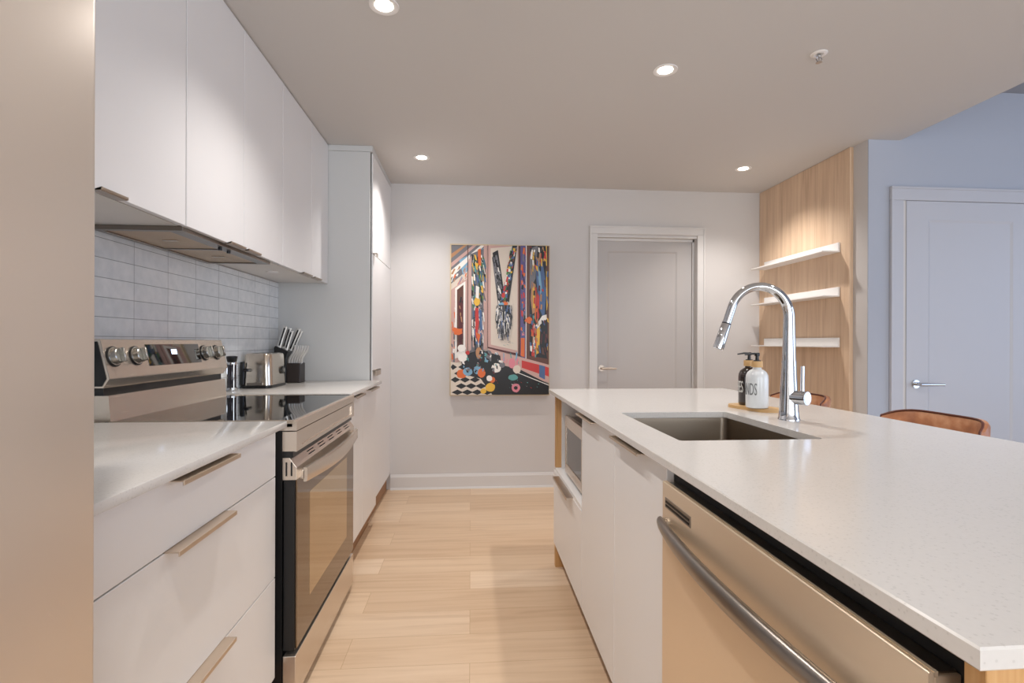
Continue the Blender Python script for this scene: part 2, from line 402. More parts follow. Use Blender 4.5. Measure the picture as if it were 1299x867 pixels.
# oak wall panel
solo('wood_wall_panel', box(B(), 2.425, 2.45, 3.137, BW-.002, .002, CZ-.002, .0008), 'oak', 'tall oak veneer panel on the right wall behind the three white shelves', 'wall panel', smooth=False)
SL = ['white picture ledge on the oak panel, highest of the three', 'white picture ledge on the oak panel, middle one of three', 'white picture ledge on the oak panel, lowest one, just above the tap handle']
for i, z in enumerate((1.778, 1.484, 1.150)):
    t = thing('wall_shelf', SL[i], 'shelf', (2.42, 3.65, z), 'white picture ledges on the oak panel')
    b = B(); box(b, 2.30, 2.4245, 3.222, 4.085, z, z+.009, .001); part(t, 'ledge', b, 'white_metal', False)
    b = B(); box(b, 2.412, 2.4245, 3.222, 4.085, z+.009, z+.064, .001); part(t, 'back_plate', b, 'white_metal', False)

# ================================================================== CEILING FITTINGS
def downlight(x, y, z, label, seen=True):
    t = thing('ceiling_light', label, 'ceiling light', (x, y, z), 'recessed round ceiling lights')
    b = B(); seg = 40
    prof = [(.056, 0), (.055, -.003), (.050, -.0035), (.040, -.001), (.037, -.0005), (.037, 0)]
    rings = [[b.verts.new((x+r*math.cos(2*PI*j/seg), y+r*math.sin(2*PI*j/seg), z-.0005+q)) for j in range(seg)] for r, q in prof]
    for a, c in zip(rings, rings[1:]):
        for j in range(seg): b.faces.new((a[j], a[(j+1) % seg], c[(j+1) % seg], c[j]))
    part(t, 'trim_ring', b, 'white_metal')
    b = B(); cyl(b, (x, y, z-.0006), (x, y, z-.0022), .034, 32); part(t, 'lens', b, 'lens')
    d = bpy.data.lights.new('lamp', 'SPOT'); d.energy = SPOT_POWER; d.color = SPOT_COLOR; d.spot_size = math.radians(128); d.spot_blend = 1.0; d.shadow_soft_size = .03
    o = bpy.data.objects.new('lamp', d); COL.objects.link(o); o.parent = t; o.location = (0, 0, -.04)
downlight(-.328, 1.971, CZ, 'round recessed ceiling light over the aisle, nearest the camera at the top edge')
downlight(.894, 2.328, CZ, 'round recessed ceiling light above the island tap, left of the sprinkler')
downlight(-.338, 3.575, CZ, 'round recessed ceiling light near the tall white pantry cabinet')
downlight(1.964, 3.596, CZ, 'round recessed ceiling light near the top of the oak wall panel')
downlight(-.32, .40, CZ, 'added unseen ceiling light in front of the refrigerator')  # out of view; lamp added to extend the visible ceiling lights
downlight(2.0, 1.2, CZ, 'added unseen ceiling light behind the bar stools')  # out of view as well, another added lamp
# sprinkler
x, y = 1.509, 2.138
t = thing('fire_sprinkler', 'small white fire sprinkler head on the ceiling right of the ceiling light', 'sprinkler', (x, y, CZ))
b = B(); lathe(b, (x, y, CZ), [(.034, -.0005), (.034, -.002), (.030, -.005), (.018, -.006), (.016, -.002)], 32); part(t, 'escutcheon', b, 'white_metal')
b = B(); cyl(b, (x, y, CZ-.004), (x, y, CZ-.016), .008); cyl(b, (x, y, CZ-.016), (x, y, CZ-.036), .003)
for s in (-1, 1): tube(b, [(x+s*.007, y, CZ-.014), (x+s*.013, y, CZ-.024), (x+s*.004, y, CZ-.038)], .0022, 8)
cyl(b, (x, y, CZ-.038), (x, y, CZ-.0395), .013, 20); part(t, 'sprinkler_head', b, 'chrome')

# ================================================================== REFRIGERATOR
FX = -.47
t = thing('refrigerator', 'tall stainless steel refrigerator at the left edge, seen close up', 'refrigerator', (-.85, .22, 0))
part(t, 'cabinet_body', box(B(), -1.2, FX-.07, -.235, .68, .02, 1.77, .004), 'black_matte')
b = B(); rbox(b, FX-.062, FX, .225, .694, .70, 1.78, .010, 'Z', 5, .003); d = part(t, 'door', b, 'steel_fridge')
tmp = B(); tube(tmp, [(FX, .27, .8), (FX+.045, .27, .82), (FX+.045, .27, 1.62), (FX, .27, 1.64)], .011); part(d, 'handle', tmp, 'steel')
b = B(); rbox(b, FX-.062, FX, -.25, .219, .70, 1.78, .010, 'Z', 5, .003); d = part(t, 'door', b, 'steel_fridge')
tmp = B(); tube(tmp, [(FX, .174, .8), (FX+.045, .174, .82), (FX+.045, .174, 1.62), (FX, .174, 1.64)], .011); part(d, 'handle', tmp, 'steel')
b = B(); rbox(b, FX-.062, FX, -.25, .694, .06, .693, .010, 'Z', 5, .003); d = part(t, 'drawer', b, 'steel_fridge')
tmp = B(); tube(tmp, [(FX, -.15, .62), (FX+.045, -.13, .62), (FX+.045, .33, .62), (FX, .35, .62)], .011); part(d, 'handle', tmp, 'steel')

# ================================================================== BASE CABINETS (left run)
BF = -.605          # base front plane
def edge_pull_x(x, y0, y1, z, out=.036, sgn=1, drop=.010, th=.003):
    """tab pull on the top edge of a front that faces +-x"""
    b = B()
    prism(b, [(x-sgn*.012, z), (x+sgn*out, z), (x+sgn*out, z-drop), (x+sgn*(out-th), z-drop), (x+sgn*(out-th), z-th), (x-sgn*.012, z-th)], 'Y', y0, y1, .0006)
    return b
def base_body(t, x0, x1, y0, y1, z0=.13, z1=CB-.002):
    b = B(); w = .016
    box(b, x0, x1, y0, y0+w, z0, z1); box(b, x0, x1, y1-w, y1, z0, z1); box(b, x0, x1, y0+w, y1-w, z0, z0+w)
    s = x0 if abs(x0) > abs(x1) else x1-.006
    box(b, s, s+.006, y0+w, y1-w, z0+w, z1)
    part(t, 'cabinet_body', b, 'carcass', False)
t = thing('drawer_cabinet', 'white three drawer base cabinet between refrigerator and range', 'cabinet', (-.9, 1.2, 0))
base_body(t, LW+.009, BF-.021, .70, 1.664)
for z0, z1, hz in ((.758, .897, .899), (.444, .755, .757), (.13, .441, .443)):
    d = part(t, 'drawer', box(B(), BF-.019, BF, .702, 1.663, z0, z1, .0012), 'white_lacquer', False)
    part(d, 'handle', edge_pull_x(BF, 1.08, 1.335, hz+.0005, .028 if hz < .8 else .0365), 'nickel', False)
part(t, 'toe_kick', box(B(), -.672, -.655, .70, 1.664, 0, .13), 'plinth', False)
solo('worktop', box(B(), LW+.009, -.5716, .70, 1.668, CB, CT, .002, 2), 'quartz', 'white quartz worktop between refrigerator and range, nearest the camera', 'worktop', 'white quartz worktops')

t = thing('base_cabinet', 'white two door base cabinet below the toaster, between range and pantry', 'cabinet', (-.9, 2.97, 0))
base_body(t, LW+.009, BF-.021, 2.548, 3.384)
for y0, y1, h0, h1 in ((2.549, 2.963, 2.64, 2.86), (2.966, 3.383, 3.03, 3.28)):
    d = part(t, 'door', box(B(), BF-.019, BF, y0, y1, .13, .897, .0012), 'white_lacquer', False)
    part(d, 'handle', edge_pull_x(BF, h0, h1, .8995, .040), 'nickel_dark', False)
part(t, 'toe_kick', box(B(), -.672, -.655, 2.548, 3.384, 0, .13), 'plinth', False)
solo('worktop', box(B(), LW+.009, -.5716, 2.5424, 3.385, CB, CT, .002, 2), 'quartz', 'white quartz worktop under the toaster and knife block', 'worktop', 'white quartz worktops')

# tall pantry
TF = -.634
t = thing('pantry_cabinet', 'tall white pantry cabinet reaching the ceiling beside the back wall', 'cabinet', (-.9, 3.78, 0))
b = B(); box(b, LW+.002, TF-.014, 3.388, 3.406, .13, 2.40); box(b, LW+.002, -.665, 3.388, 3.406, 0, .13); box(b, LW+.002, TF-.024, 3.406, BW-.03, .13, 2.40)
part(t, 'cabinet_body', b, 'panel_side', False)
part(t, 'shadow_gap', box(B(), TF-.018, TF-.009, 3.4055, 3.4088, .13, 2.40), 'black_matte', False)  # black strip painting in the shade along the door edge
part(t, 'top_filler', box(B(), LW+.002, TF-.0, 3.3875, BW-.03, 2.402, CZ-.001, .001), 'panel_side', False)
part(t, 'filler_strip', box(B(), TF-.03, TF-.002, BW-.03, BW-.001, .13, CZ-.001), 'white_lacquer', False)
ub = part(t, 'upper_door', box(B(), TF-.020, TF, 3.409, BW-.033, 1.752, 2.398, .0012), 'white_lacquer', False)
b = B(); box(b, TF-.002, TF+.024, 3.425, 3.465, 1.752, 1.756); box(b, TF+.020, TF+.024, 3.425, 3.465, 1.735, 1.756); part(ub, 'handle', b, 'nickel_dark', False)
lb = part(t, 'lower_door', box(B(), TF-.020, TF, 3.409, BW-.033, .13, 1.748, .0012), 'white_lacquer', False)
b = B(); box(b, TF-.002, TF+.022, 3.42, 3.60, .99, .994); box(b, TF+.018, TF+.022, 3.42, 3.60, .955, .994); part(lb, 'handle', b, 'nickel_dark', False)
part(t, 'toe_kick', box(B(), -.68, -.665, 3.406, BW-.002, 0, .13), 'plinth', False)

# ================================================================== UPPER CABINETS
UF, UZ = -.911, 1.548
def upper(y0, ym, y1, label, pulls):
    t = thing('upper_cabinet', label, 'wall cabinet', (-1.06, (y0+y1)/2, UZ), 'white wall cabinets above the range run')
    b = B(); box(b, LW+.002, UF-.034, y0, y1, UZ+.004, CZ-.003); box(b, UF-.034, UF-.0195, y0, y0+.012, UZ+.004, CZ-.003); box(b, UF-.034, UF-.0195, y1-.012, y1, UZ+.004, CZ-.003); part(t, 'cabinet_body', b, 'carcass', False)
    for a, c in ((y0, ym), (ym, y1)):
        d = part(t, 'door', box(B(), UF-.019, UF, a+.0022, c-.0022, UZ, CZ-.006, .0012), 'white_lacquer', False)
        for h0, h1 in pulls:
            if a < h0 < c:
                part(d, 'handle', prism(B(), [(UF-.012, UZ-.0005), (UF+.016, UZ-.0005), (UF+.016, UZ+.006), (UF+.0135, UZ+.006), (UF+.0135, UZ-.003), (UF-.012, UZ-.003)], 'Y', h0, h1, .0005), 'nickel_dark', False)
upper(.90, 1.318, 1.735, 'white two door wall cabinet, nearest the refrigerator', [(1.18, 1.30), (1.334, 1.43)])
upper(1.737, 2.16, 2.588, 'white two door wall cabinet directly above the range hood', [(2.02, 2.145), (2.175, 2.295)])
upper(2.59, 3.044, 3.386, 'white two door wall cabinet beside the tall pantry', [(2.87, 3.02), (3.07, 3.20)])
# puck light under the last cabinet
solo('under_cabinet_light', cyl(B(), (-1.06, 2.86, UZ+.004), (-1.06, 2.86, UZ-.002), .03, 28), 'white_metal', 'small round puck light under the wall cabinet above the toaster', 'light')

# range hood insert
hy0, hy1, hx0, hx1, hz = 1.755, 2.49, -1.212, -.932, UZ
t = thing('range_hood', 'flat stainless range hood insert under the wall cabinets above the range', 'range hood', (-1.07, 2.12, hz))
b = B(); e = .022
box(b, hx0, hx1, hy0, hy0+e, hz-.012, hz+.003, .001); box(b, hx0, hx1, hy1-e, hy1, hz-.012, hz+.003, .001)
box(b, hx0, hx0+e, hy0+e, hy1-e, hz-.012, hz+.003, .001); box(b, hx1-.05, hx1, hy0+e, hy1-e, hz-.012, hz+.003, .001)
box(b, hx0+e, hx1-.05, (hy0+hy1)/2-.01, (hy0+hy1)/2+.01, hz-.011, hz+.003, .001)
part(t, 'frame', b, 'steel_dark', False)
for a, c in ((hy0+e+.002, (hy0+hy1)/2-.012), ((hy0+hy1)/2+.012, hy1-e-.002)):
    f = part(t, 'grease_filter', box(B(), hx0+e+.002, hx1-.052, a, c, hz-.008, hz+.002), 'filter', False)
    part(f, 'filter_latch', box(B(), -1.1, -1.05, (a+c)/2-.008, (a+c)/2+.008, hz-.0105, hz-.008, .0008), 'steel', False)
for k in (0, 1): part(t, 'control_button', cyl(B(), (hx1-.025, 2.06+k*.07, hz-.012), (hx1-.025, 2.06+k*.07, hz-.022), .007), 'black')

# ================================================================== RANGE
RX, RY0, RY1 = -.553, 1.70, 2.515
t = thing('range', 'stainless steel electric range with glass cooktop and oven door', 'range', (-.87, 2.1, 0))
b = B(); box(b, -1.19, RX-.045, RY0+.002, RY1-.002, .03, .895); box(b, -1.19, -1.12, RY0+.004, RY1-.004, .895, .918)
part(t, 'oven_body', b, 'black', False)
part(t, 'cooktop', box(B(), -1.135, RX-.012, RY0+.004, RY1-.004, .905, .925, .0015), 'blackglass', False)
b = B()
prism(b, [(RX-.06, .893), (RX, .893), (RX, .922), (RX-.004, .9275), (RX-.014, .9275), (RX-.014, .915), (RX-.06, .915)], 'Y', RY0, RY1)
box(b, -1.12, RX-.014, RY0, RY0+.004, .905, .927)
box(b, -1.12, RX-.014, RY1-.004, RY1, .905, .927)
part(t, 'cooktop_trim', b, 'steel', False)
b = B(); box(b, RX-.045, RX-.005, RY0, RY1, .826, .890, .001)
iy0, iy1 = RY0+.05, RY1-.05
for q in ((RY0, iy0, .826, .890), (iy1, RY1, .826, .890), (iy0, iy1, .826, .838), (iy0, iy1, .878, .890)): box(b, RX-.006, RX, *q)
part(t, 'front_panel', b, 'steel', False)
part(t, 'vent_gap', box(B(), RX-.045, RX-.012, RY0+.003, RY1-.003, .806, .826), 'black', False)
# oven door
dt, db = .806, .187
door = part(t, 'oven_door', box(B(), RX-.042, RX-.006, RY0+.004, RY1-.004, db, .735, .0015), 'black', False)
part(door, 'door_glass', box(B(), RX-.0058, RX-.001, RY0+.010, RY1-.006, db+.004, .7345, .001), mat('oven_glass_reflection', (112, 88, 62), 0.04, 0.4, ior=1.9), False)  # brown base colour stands for the warm floor reflected in black glass
# inner window, its tan colour painting in the golden reflection
m = mat('oven_window_reflection', (186, 160, 122), 0.05, 0.55, ior=1.9)
part(door, 'oven_window', box(B(), RX-.001, RX-.0004, RY0+.14, RY1-.14, .30, .66), m, False)
b = B()
prism(b, [(RX-.044, .735), (RX, .735), (RX, .775), (RX-.022, dt), (RX-.044, dt)], 'Y', RY0, RY1, .001)
top = part(door, 'door_top_trim', b, 'steel', False)
for k in range(5):
    c = RY0+.15+k*.13; b = B()
    for q in (0, 1):
        p = .35+.28*q
        ax, az = RX-.022*(p), .775+(dt-.775)*p
        prism(b, [(ax+.0008, az-.0016), (ax+.0012, az+.0012), (ax-.003, az+.002), (ax-.003, az-.002)], 'Y', c, c+.07)
    part(door, 'vent_slot', b, 'black_matte', False)
for q in (0, 1): part(door, 'vent_slot', box(B(), RX-.034+q*.016, RX-.029+q*.016, RY0-.0006, RY0+.003, .748, .792), 'black_matte', False)
# bowed handle
n = 28; pts = []
b = B(); rings = []
for i in range(n+1):
    s = i/n; yy = RY0+.03+s*(RY1-RY0-.06); bow = .024+.020*math.sin(PI*s)
    dz = -.012*math.sin(PI*s)
    xo = RX+bow; z1 = .768+dz*0; z0 = .722+dz
    rings.append([b.verts.new(p) for p in ((xo-.012, yy, z1), (xo-.003, yy, z1), (xo, yy, z1-.005), (xo, yy, z0+.005), (xo-.003, yy, z0), (xo-.012, yy, z0))])
for a, c in zip(rings, rings[1:]):
    for j in range(6): b.faces.new((a[j], a[(j+1) % 6], c[(j+1) % 6], c[j]))
b.faces.new(rings[0]); b.faces.new(rings[-1][::-1])
for yy in (RY0+.03, RY1-.055): box(b, RX-.002, RX+.016, yy, yy+.025, .730, .760, .002)
part(door, 'handle', b, 'steel', True)
part(t, 'storage_drawer', box(B(), RX-.042, RX-.002, RY0+.001, RY1-.001, .035, .171, .002, 2), 'steel', False)
for yy in (RY0+.03, RY1-.07): part(t, 'foot', box(B(), RX-.09, RX-.05, yy, yy+.04, 0, .035), 'black', False)
# backguard console
CY0, CY1 = 1.702, 2.484
b = B(); prism(b, [(-1.212, .918), (-1.118, .918), (-1.126, 1.006), (-1.212, 1.006)], 'Y', CY0+.005, CY1-.01)
part(t, 'splash_panel', b, 'steel', False)
part(t, 'console_gap', box(B(), -1.212, -1.142, CY0+.008, CY1-.012, 1.006, 1.032), 'black', False)
tx, tz, rx, rz = -1.147, 1.182, -1.12, 1.062       # top edge, ridge
b = B(); prism(b, [(-1.214, 1.03), (-1.138, 1.03), (rx, rz-.004), (rx, rz), (tx, tz), (tx-.004, tz+.002), (-1.214, tz+.002)], 'Y', CY0, CY1, .0012)
con = part(t, 'control_console', b, 'steel', False)
part(t, 'console_end', prism(B(), [(-1.210, 1.036), (-1.141, 1.036), (rx-.008, rz-.002), (tx-.008, tz-.006), (-1.210, tz-.006)], 'Y', CY0-.0015, CY0+.001), 'black', False)
nx, nz = (tz-rz), -(tx-rx); L = math.hypot(nx, nz); nx /= L; nz /= L      # outward normal of sloping face
def onface(y, z, off=0):
    s = (z-rz)/(tz-rz); return Vector((rx+(tx-rx)*s+nx*off, y, z+nz*off))
def face_quad(bm, y0, y1, z0, z1, o0, o1):
    v = [bm.verts.new(onface(y, z, o)) for o in (o0, o1) for y, z in ((y0, z0), (y1, z0), (y1, z1), (y0, z1))]
    for f in ((0, 1, 2, 3), (4, 5, 6, 7), (0, 1, 5, 4), (1, 2, 6, 5), (2, 3, 7, 6), (3, 0, 4, 7)): bm.faces.new([v[i] for i in f])
    return bm
disp = part(con, 'display', face_quad(B(), 1.915, 2.268, 1.090, 1.166, -.001, .0012), 'blackglass', False)
part(con, 'clock', face_quad(B(), 2.065, 2.10, 1.128, 1.146, .0012, .0016), 'clock', False)
for y in (1.742, 1.852, 2.305, 2.408):
    b = B(); c = onface(y, 1.128); q = Vector((nx, 0, nz))
    tube(b, [c-q*.001, c+q*.006, c+q*.007, c+q*.022, c+q*.024], [.030, .030, .026, .0245, .022], 32)
    k = part(t, 'control_knob', b, 'grey_knob')
    g = B(); box(g, -.004, .004, -.023, .023, 0, .016, .002)
    up = Vector((tx-rx, 0, tz-rz)).normalized(); side = up.cross(q)
    R = Matrix((side, up, q)).transposed().to_4x4(); R.translation = c+q*.023
    bmesh.ops.transform(g, matrix=R, verts=g.verts); part(k, 'knob_grip', g, 'grey_knob')
    g = B(); tube(g, [c-q*.0005, c+q*.004], [.0335, .033], 32); part(k, 'knob_base', g, 'black')

# ================================================================== ISLAND
IX, IY0, IY1, IF = .4154, .390, 2.729, .441
# worktop with sink cut-out
SX0, SX1, SY0, SY1 = .530, .915, 1.272, 1.795
def rrect(x0, x1, y0, y1, r, k=5):
    out = []
    for cx, cy, a in ((x1-r, y1-r, 0), (x0+r, y1-r, 90), (x0+r, y0+r, 180), (x1-r, y0+r, 270)):
        for i in range(k+1):
            t_ = math.radians(a+90*i/k); out.append((cx+r*math.cos(t_), cy+r*math.sin(t_)))
    return out
b = B(); inner = rrect(SX0, SX1, SY0, SY1, .012); IXR = 1.382
nc = len(inner)//4
bv = .002
def ring(pts, z): return [b.verts.new((p[0], p[1], z)) for p in pts]
outc = lambda i, d: [(IXR-d, IY1-d), (IX+d, IY1-d), (IX+d, IY0+d), (IXR-d, IY0+d)][i//nc]
it, ib = ring(inner, CT), ring(inner, CB)
ot = [b.verts.new((*outc(i*nc, bv), CT)) for i in range(4)]; om = [b.verts.new((*outc(i*nc, 0), CT-bv)) for i in range(4)]
ol = [b.verts.new((*outc(i*nc, 0), CB+bv)) for i in range(4)]; ob = [b.verts.new((*outc(i*nc, bv), CB)) for i in range(4)]
for (inn, out) in ((it, ot), (ib, ob)):
    N = len(inn)
    for i in range(N):
        j = (i+1) % N; a, c = out[i//nc], out[j//nc]
        if a is c: b.faces.new((inn[i], inn[j], a))
        else: b.faces.new((inn[i], inn[j], c, a))
for lo, hi in ((om, ot), (ol, om), (ob, ol)):
    for i in range(4): b.faces.new((lo[i], lo[(i+1) % 4], hi[(i+1) % 4], hi[i]))
for i in range(len(it)): b.faces.new((it[i], it[(i+1) % len(it)], ib[(i+1) % len(it)], ib[i]))
solo('island_worktop', b, 'quartz', 'large white speckled quartz island worktop with the sink cut-out', 'worktop', smooth=False)
# sink
t = thing('sink', 'rectangular stainless undermount sink in the island worktop', 'sink', ((SX0+SX1)/2, (SY0+SY1)/2, CB-.2))
b = B(); zs = [(CB-.0015, -.022, .02), (CB-.0015, -.003, .02), (CB-.02, -.002, .02), (CB-.17, .004, .025), (CB-.192, .010, .03), (CB-.200, .026, .03), (CB-.203, .12, .04)]
rr = []
for z, ins, r in zs: rr.append([b.verts.new((p[0], p[1], z)) for p in rrect(SX0+ins, SX1-ins, SY0+ins, SY1-ins, r, 6)])
for a, c in zip(rr, rr[1:]):
    for i in range(len(a)): b.faces.new((a[i], a[(i+1) % len(a)], c[(i+1) % len(a)], c[i]))
b.faces.new(rr[-1])
part(t, 'basin', b, 'steel_sink')
b = B(); lathe(b, ((SX0+SX1)/2, (SY0+SY1)/2, CB-.203), [(.045, 0), (.045, .003), (.036, .004), (.030, .001), (.012, .001), (.01, .006)]); part(t, 'drain', b, 'chrome')

# wood end panels and back panel
b = B(); EX0 = .446
box(b, EX0+.014, 1.08, 2.678, 2.711, .118, .520); box(b, EX0, 1.08, 2.678, 2.711, .521, CB-.001); box(b, EX0, 1.08, 2.678, 2.711, 0, .117)
solo('island_end_panel', b, 'oak_end', 'oak end panel closing the far end of the island by the microwave', 'panel', smooth=False)
solo('island_end_panel', box(B(), .437, 1.08, .405, .425, 0, CB-.001, .0006), 'oak_end', 'oak end panel at the near end of the island beside the dishwasher', 'panel', smooth=False)
solo('island_back_panel', box(B(), 1.062, 1.08, .426, 2.677, 0, CB-.001), 'oak', 'oak panel covering the stool side of the island', 'panel', smooth=False)
# microwave cabinet
MY0, MY1 = 2.022, 2.677
t = thing('microwave_cabinet', 'white island cabinet with open microwave niche above one deep drawer', 'cabinet', (.75, 2.35, 0))
b = B(); w = .016
box(b, IF+.034, 1.058, MY1-w, MY1, .118, CB-.002); box(b, IF+.020, 1.058, MY0, MY0+w, .118, CB-.002)
box(b, IF+.020, 1.058, MY0+w, MY1-w, .118, .134); box(b, IF+.002, 1.058, MY0+w, MY1-w, .505, .522); box(b, IF+.006, IF+.034, MY1-w, MY1, .505, .522); box(b, 1.04, 1.058, MY0+w, MY1-w, .134, CB-.002)
part(t, 'cabinet_body', b, 'white_lacquer', False)
d = part(t, 'drawer', box(B(), IF, IF+.018, MY0+.001, 2.710, .120, .5045, .0012), 'white_lacquer', False)
part(d, 'handle', edge_pull_x(IF, 2.20, 2.56, .5075, .030, -1, .012), 'nickel_dark', False)
part(t, 'toe_kick', box(B(), .492, .505, MY0, 2.677, 0, .117), 'plinth', False)
# microwave
mx, my0, my1, mz0, mz1 = .470, 2.05, 2.545, .535, .815
t = thing('microwave', 'stainless built-in microwave standing in the island niche', 'microwave', (.68, 2.29, .522))
b = B(); box(b, mx+.022, .90, my0+.006, my1-.006, mz0, mz1-.006)
part(t, 'casing', b, 'steel_dark', False)
b = B(); fw = .045
box(b, mx, mx+.022, my0, my1, mz1-fw-.01, mz1, .002); box(b, mx, mx+.022, my0, my1, mz0, mz0+fw, .002)
box(b, mx, mx+.022, my1-.02, my1, mz0+fw, mz1-fw-.01, .001); box(b, mx, mx+.022, my0, my0+.12, mz0+fw, mz1-fw-.01, .001)
part(t, 'front_frame', b, 'steel', False)
part(t, 'door_window', box(B(), mx+.004, mx+.02, my0+.12, my1-.02, mz0+fw, mz1-fw-.01), 'blackglass', False)
for yy in (my0+.04, my1-.07):
    for xx in (.51, .84): part(t, 'foot', box(B(), xx, xx+.03, yy, yy+.03, .522, mz0+.001), 'black', False)
# sink base cabinet
SYA, SYM, SYB = 1.132, 1.555, 2.020
t = thing('sink_cabinet', 'white two door island cabinet below the sink, left of the dishwasher', 'cabinet', (.75, 1.57, 0))
b = B(); box(b, IF+.020, 1.058, SYB-w, SYB, .118, CB-.002); box(b, IF+.05, 1.058, SYA, SYA+w, .118, CB-.002); box(b, IF+.020, 1.058, SYA+w, SYB-w, .118, .134); box(b, IF+.021, IF+.037, SYA+w, SYB-w, .88, CB-.002)
part(t, 'cabinet_body', b, 'carcass', False)
for a, c, h0, h1 in ((SYM+.0015, SYB-.0005, 1.752, 2.004), (SYA+.0005, SYM-.0015, 1.255, 1.51)):
    d = part(t, 'door', box(B(), IF, IF+.018, a, c, .120, .898, .0012), 'white_lacquer', False)
    part(d, 'handle', edge_pull_x(IF, h0, h1, .9005, .030, -1, .006), 'nickel', False)
part(t, 'toe_kick', box(B(), .492, .505, SYA, SYB, 0, .117), 'plinth', False)
# dishwasher
DW, DY0, DY1 = .424, .447, 1.112
t = thing('dishwasher', 'stainless steel dishwasher with bowed bar handle in the island', 'dishwasher', (.75, .78, 0))
b = B(); box(b, DW+.034, 1.055, DY0-.012, 1.128, .10, .885); part(t, 'tub', b, 'black_matte', False)
b = B(); box(b, DW+.006, DW+.034, DY0, DY1, .12, .8685, .001); door = part(t, 'door', b, 'steel_dw', False)
b = B(); rbox(b, DW, DW+.0065, DY0, DY1, .12, .873, .003, 'Y', 3); box(b, DW+.006, DW+.010, DY0, DY1, .868, .873); part(door, 'front_skin', b, 'steel_dw', True)
part(door, 'control_strip', box(B(), DW+.011, DW+.033, DY0+.004, DY1-.004, .8685, .8702), 'steel_dark', False)
b = B()
box(b, DW-.0014, DW+.001, .965, 1.095, .820, .842, .0006)
part(door, 'vent', b, 'steel_dark', False)
for z in (.826, .834): part(door, 'vent_slot', box(B(), DW-.0022, DW-.0012, .970, 1.090, z-.0022, z+.0022), 'black_matte', False)

n = 26; P_ = []; 
for i in range(n+1):
    s = i/n; yy = 1.098-s*(1.098-.462); P_.append((DW-.011-.026*math.sin(PI*s)**.8 if 0<s<1 else DW-.011, yy, .788))
b = B(); tube(b, P_, [.010+.006*max(0, math.sin(PI*i/n))**.5 for i in range(n+1)], 18, flat=(1.15, .75))
for yy in (1.09, .47): cyl(b, (DW+.002, yy, .788), (DW-.014, yy, .788), .010)
part(door, 'handle', b, 'steel_dark')
part(t, 'toe_kick', box(B(), .492, .505, DY0, 1.128, 0, .10), 'black_matte', False)

# faucet
fx, fy = 1.030, 1.600
t = thing('kitchen_faucet', 'chrome gooseneck pull-down tap beside the sink', 'faucet', (fx, fy, CT))
b = B(); lathe(b, (fx, fy, CT), [(.033, 0), (.033, .004), (.031, .007), (.029, .03), (.0265, .07), (.0245, .115), (.0225, .150), (.0215, .19), (.0213, .192)], 36)
part(t, 'base_column', b, 'chrome')
D = Vector((-1, .02, 0)).normalized(); R_ = .098; zc = 1.262
pts = [Vector((fx, fy, z)) for z in (CT+.19, 1.16, 1.20, 1.235)]
cc = Vector((fx, fy, zc))+D*R_
A = []
for i in range(25):
    a = PI*.915*i/24; A.append(cc+D*(-R_*math.cos(a))+Vector((0, 0, R_*math.sin(a))))
td_ = (A[-1]-A[-2]).normalized(); A.append(A[-1]+td_*.05)
pts += A; rad = [.0205, .0195, .0185, .0176]+[.0168-.0033*min(1, i/14) for i in range(26)]
b = B(); tube(b, pts, rad, 24); part(t, 'spout', b, 'chrome')
e0 = A[-1]; tdir = (A[-1]-A[-2]).normalized()
b = B(); tube(b, [e0+tdir*.002, e0+tdir*.004, e0+tdir*.075, e0+tdir*.086, e0+tdir*.088], [.0138, .0150, .0170, .0165, .013], 24); sp = part(t, 'spray_head', b, 'chrome')
b = B(); tube(b, [e0-tdir*.001, e0+tdir*.0022], [.0142, .0142], 24); part(sp, 'seal_ring', b, 'black')
hd = Vector((.45, -.89, 0)).normalized(); hc = Vector((fx, fy, 1.003))
b = B(); tube(b, [hc-hd*.005, hc+hd*.056, hc+hd*.060], [.0225, .0225, .021], 32); tube(b, [hc+hd*.0595, hc+hd*.0605], [.017, .017], 32); hb = part(t, 'valve_body', b, 'chrome')
b = B(); l0 = hc+hd*.044+Vector((0, 0, .018)); tube(b, [l0, l0+Vector((0, 0, .03)), l0+Vector((.001, 0, .083))], [.0058, .0055, .0055], 16); part(t, 'lever', b, 'chrome')

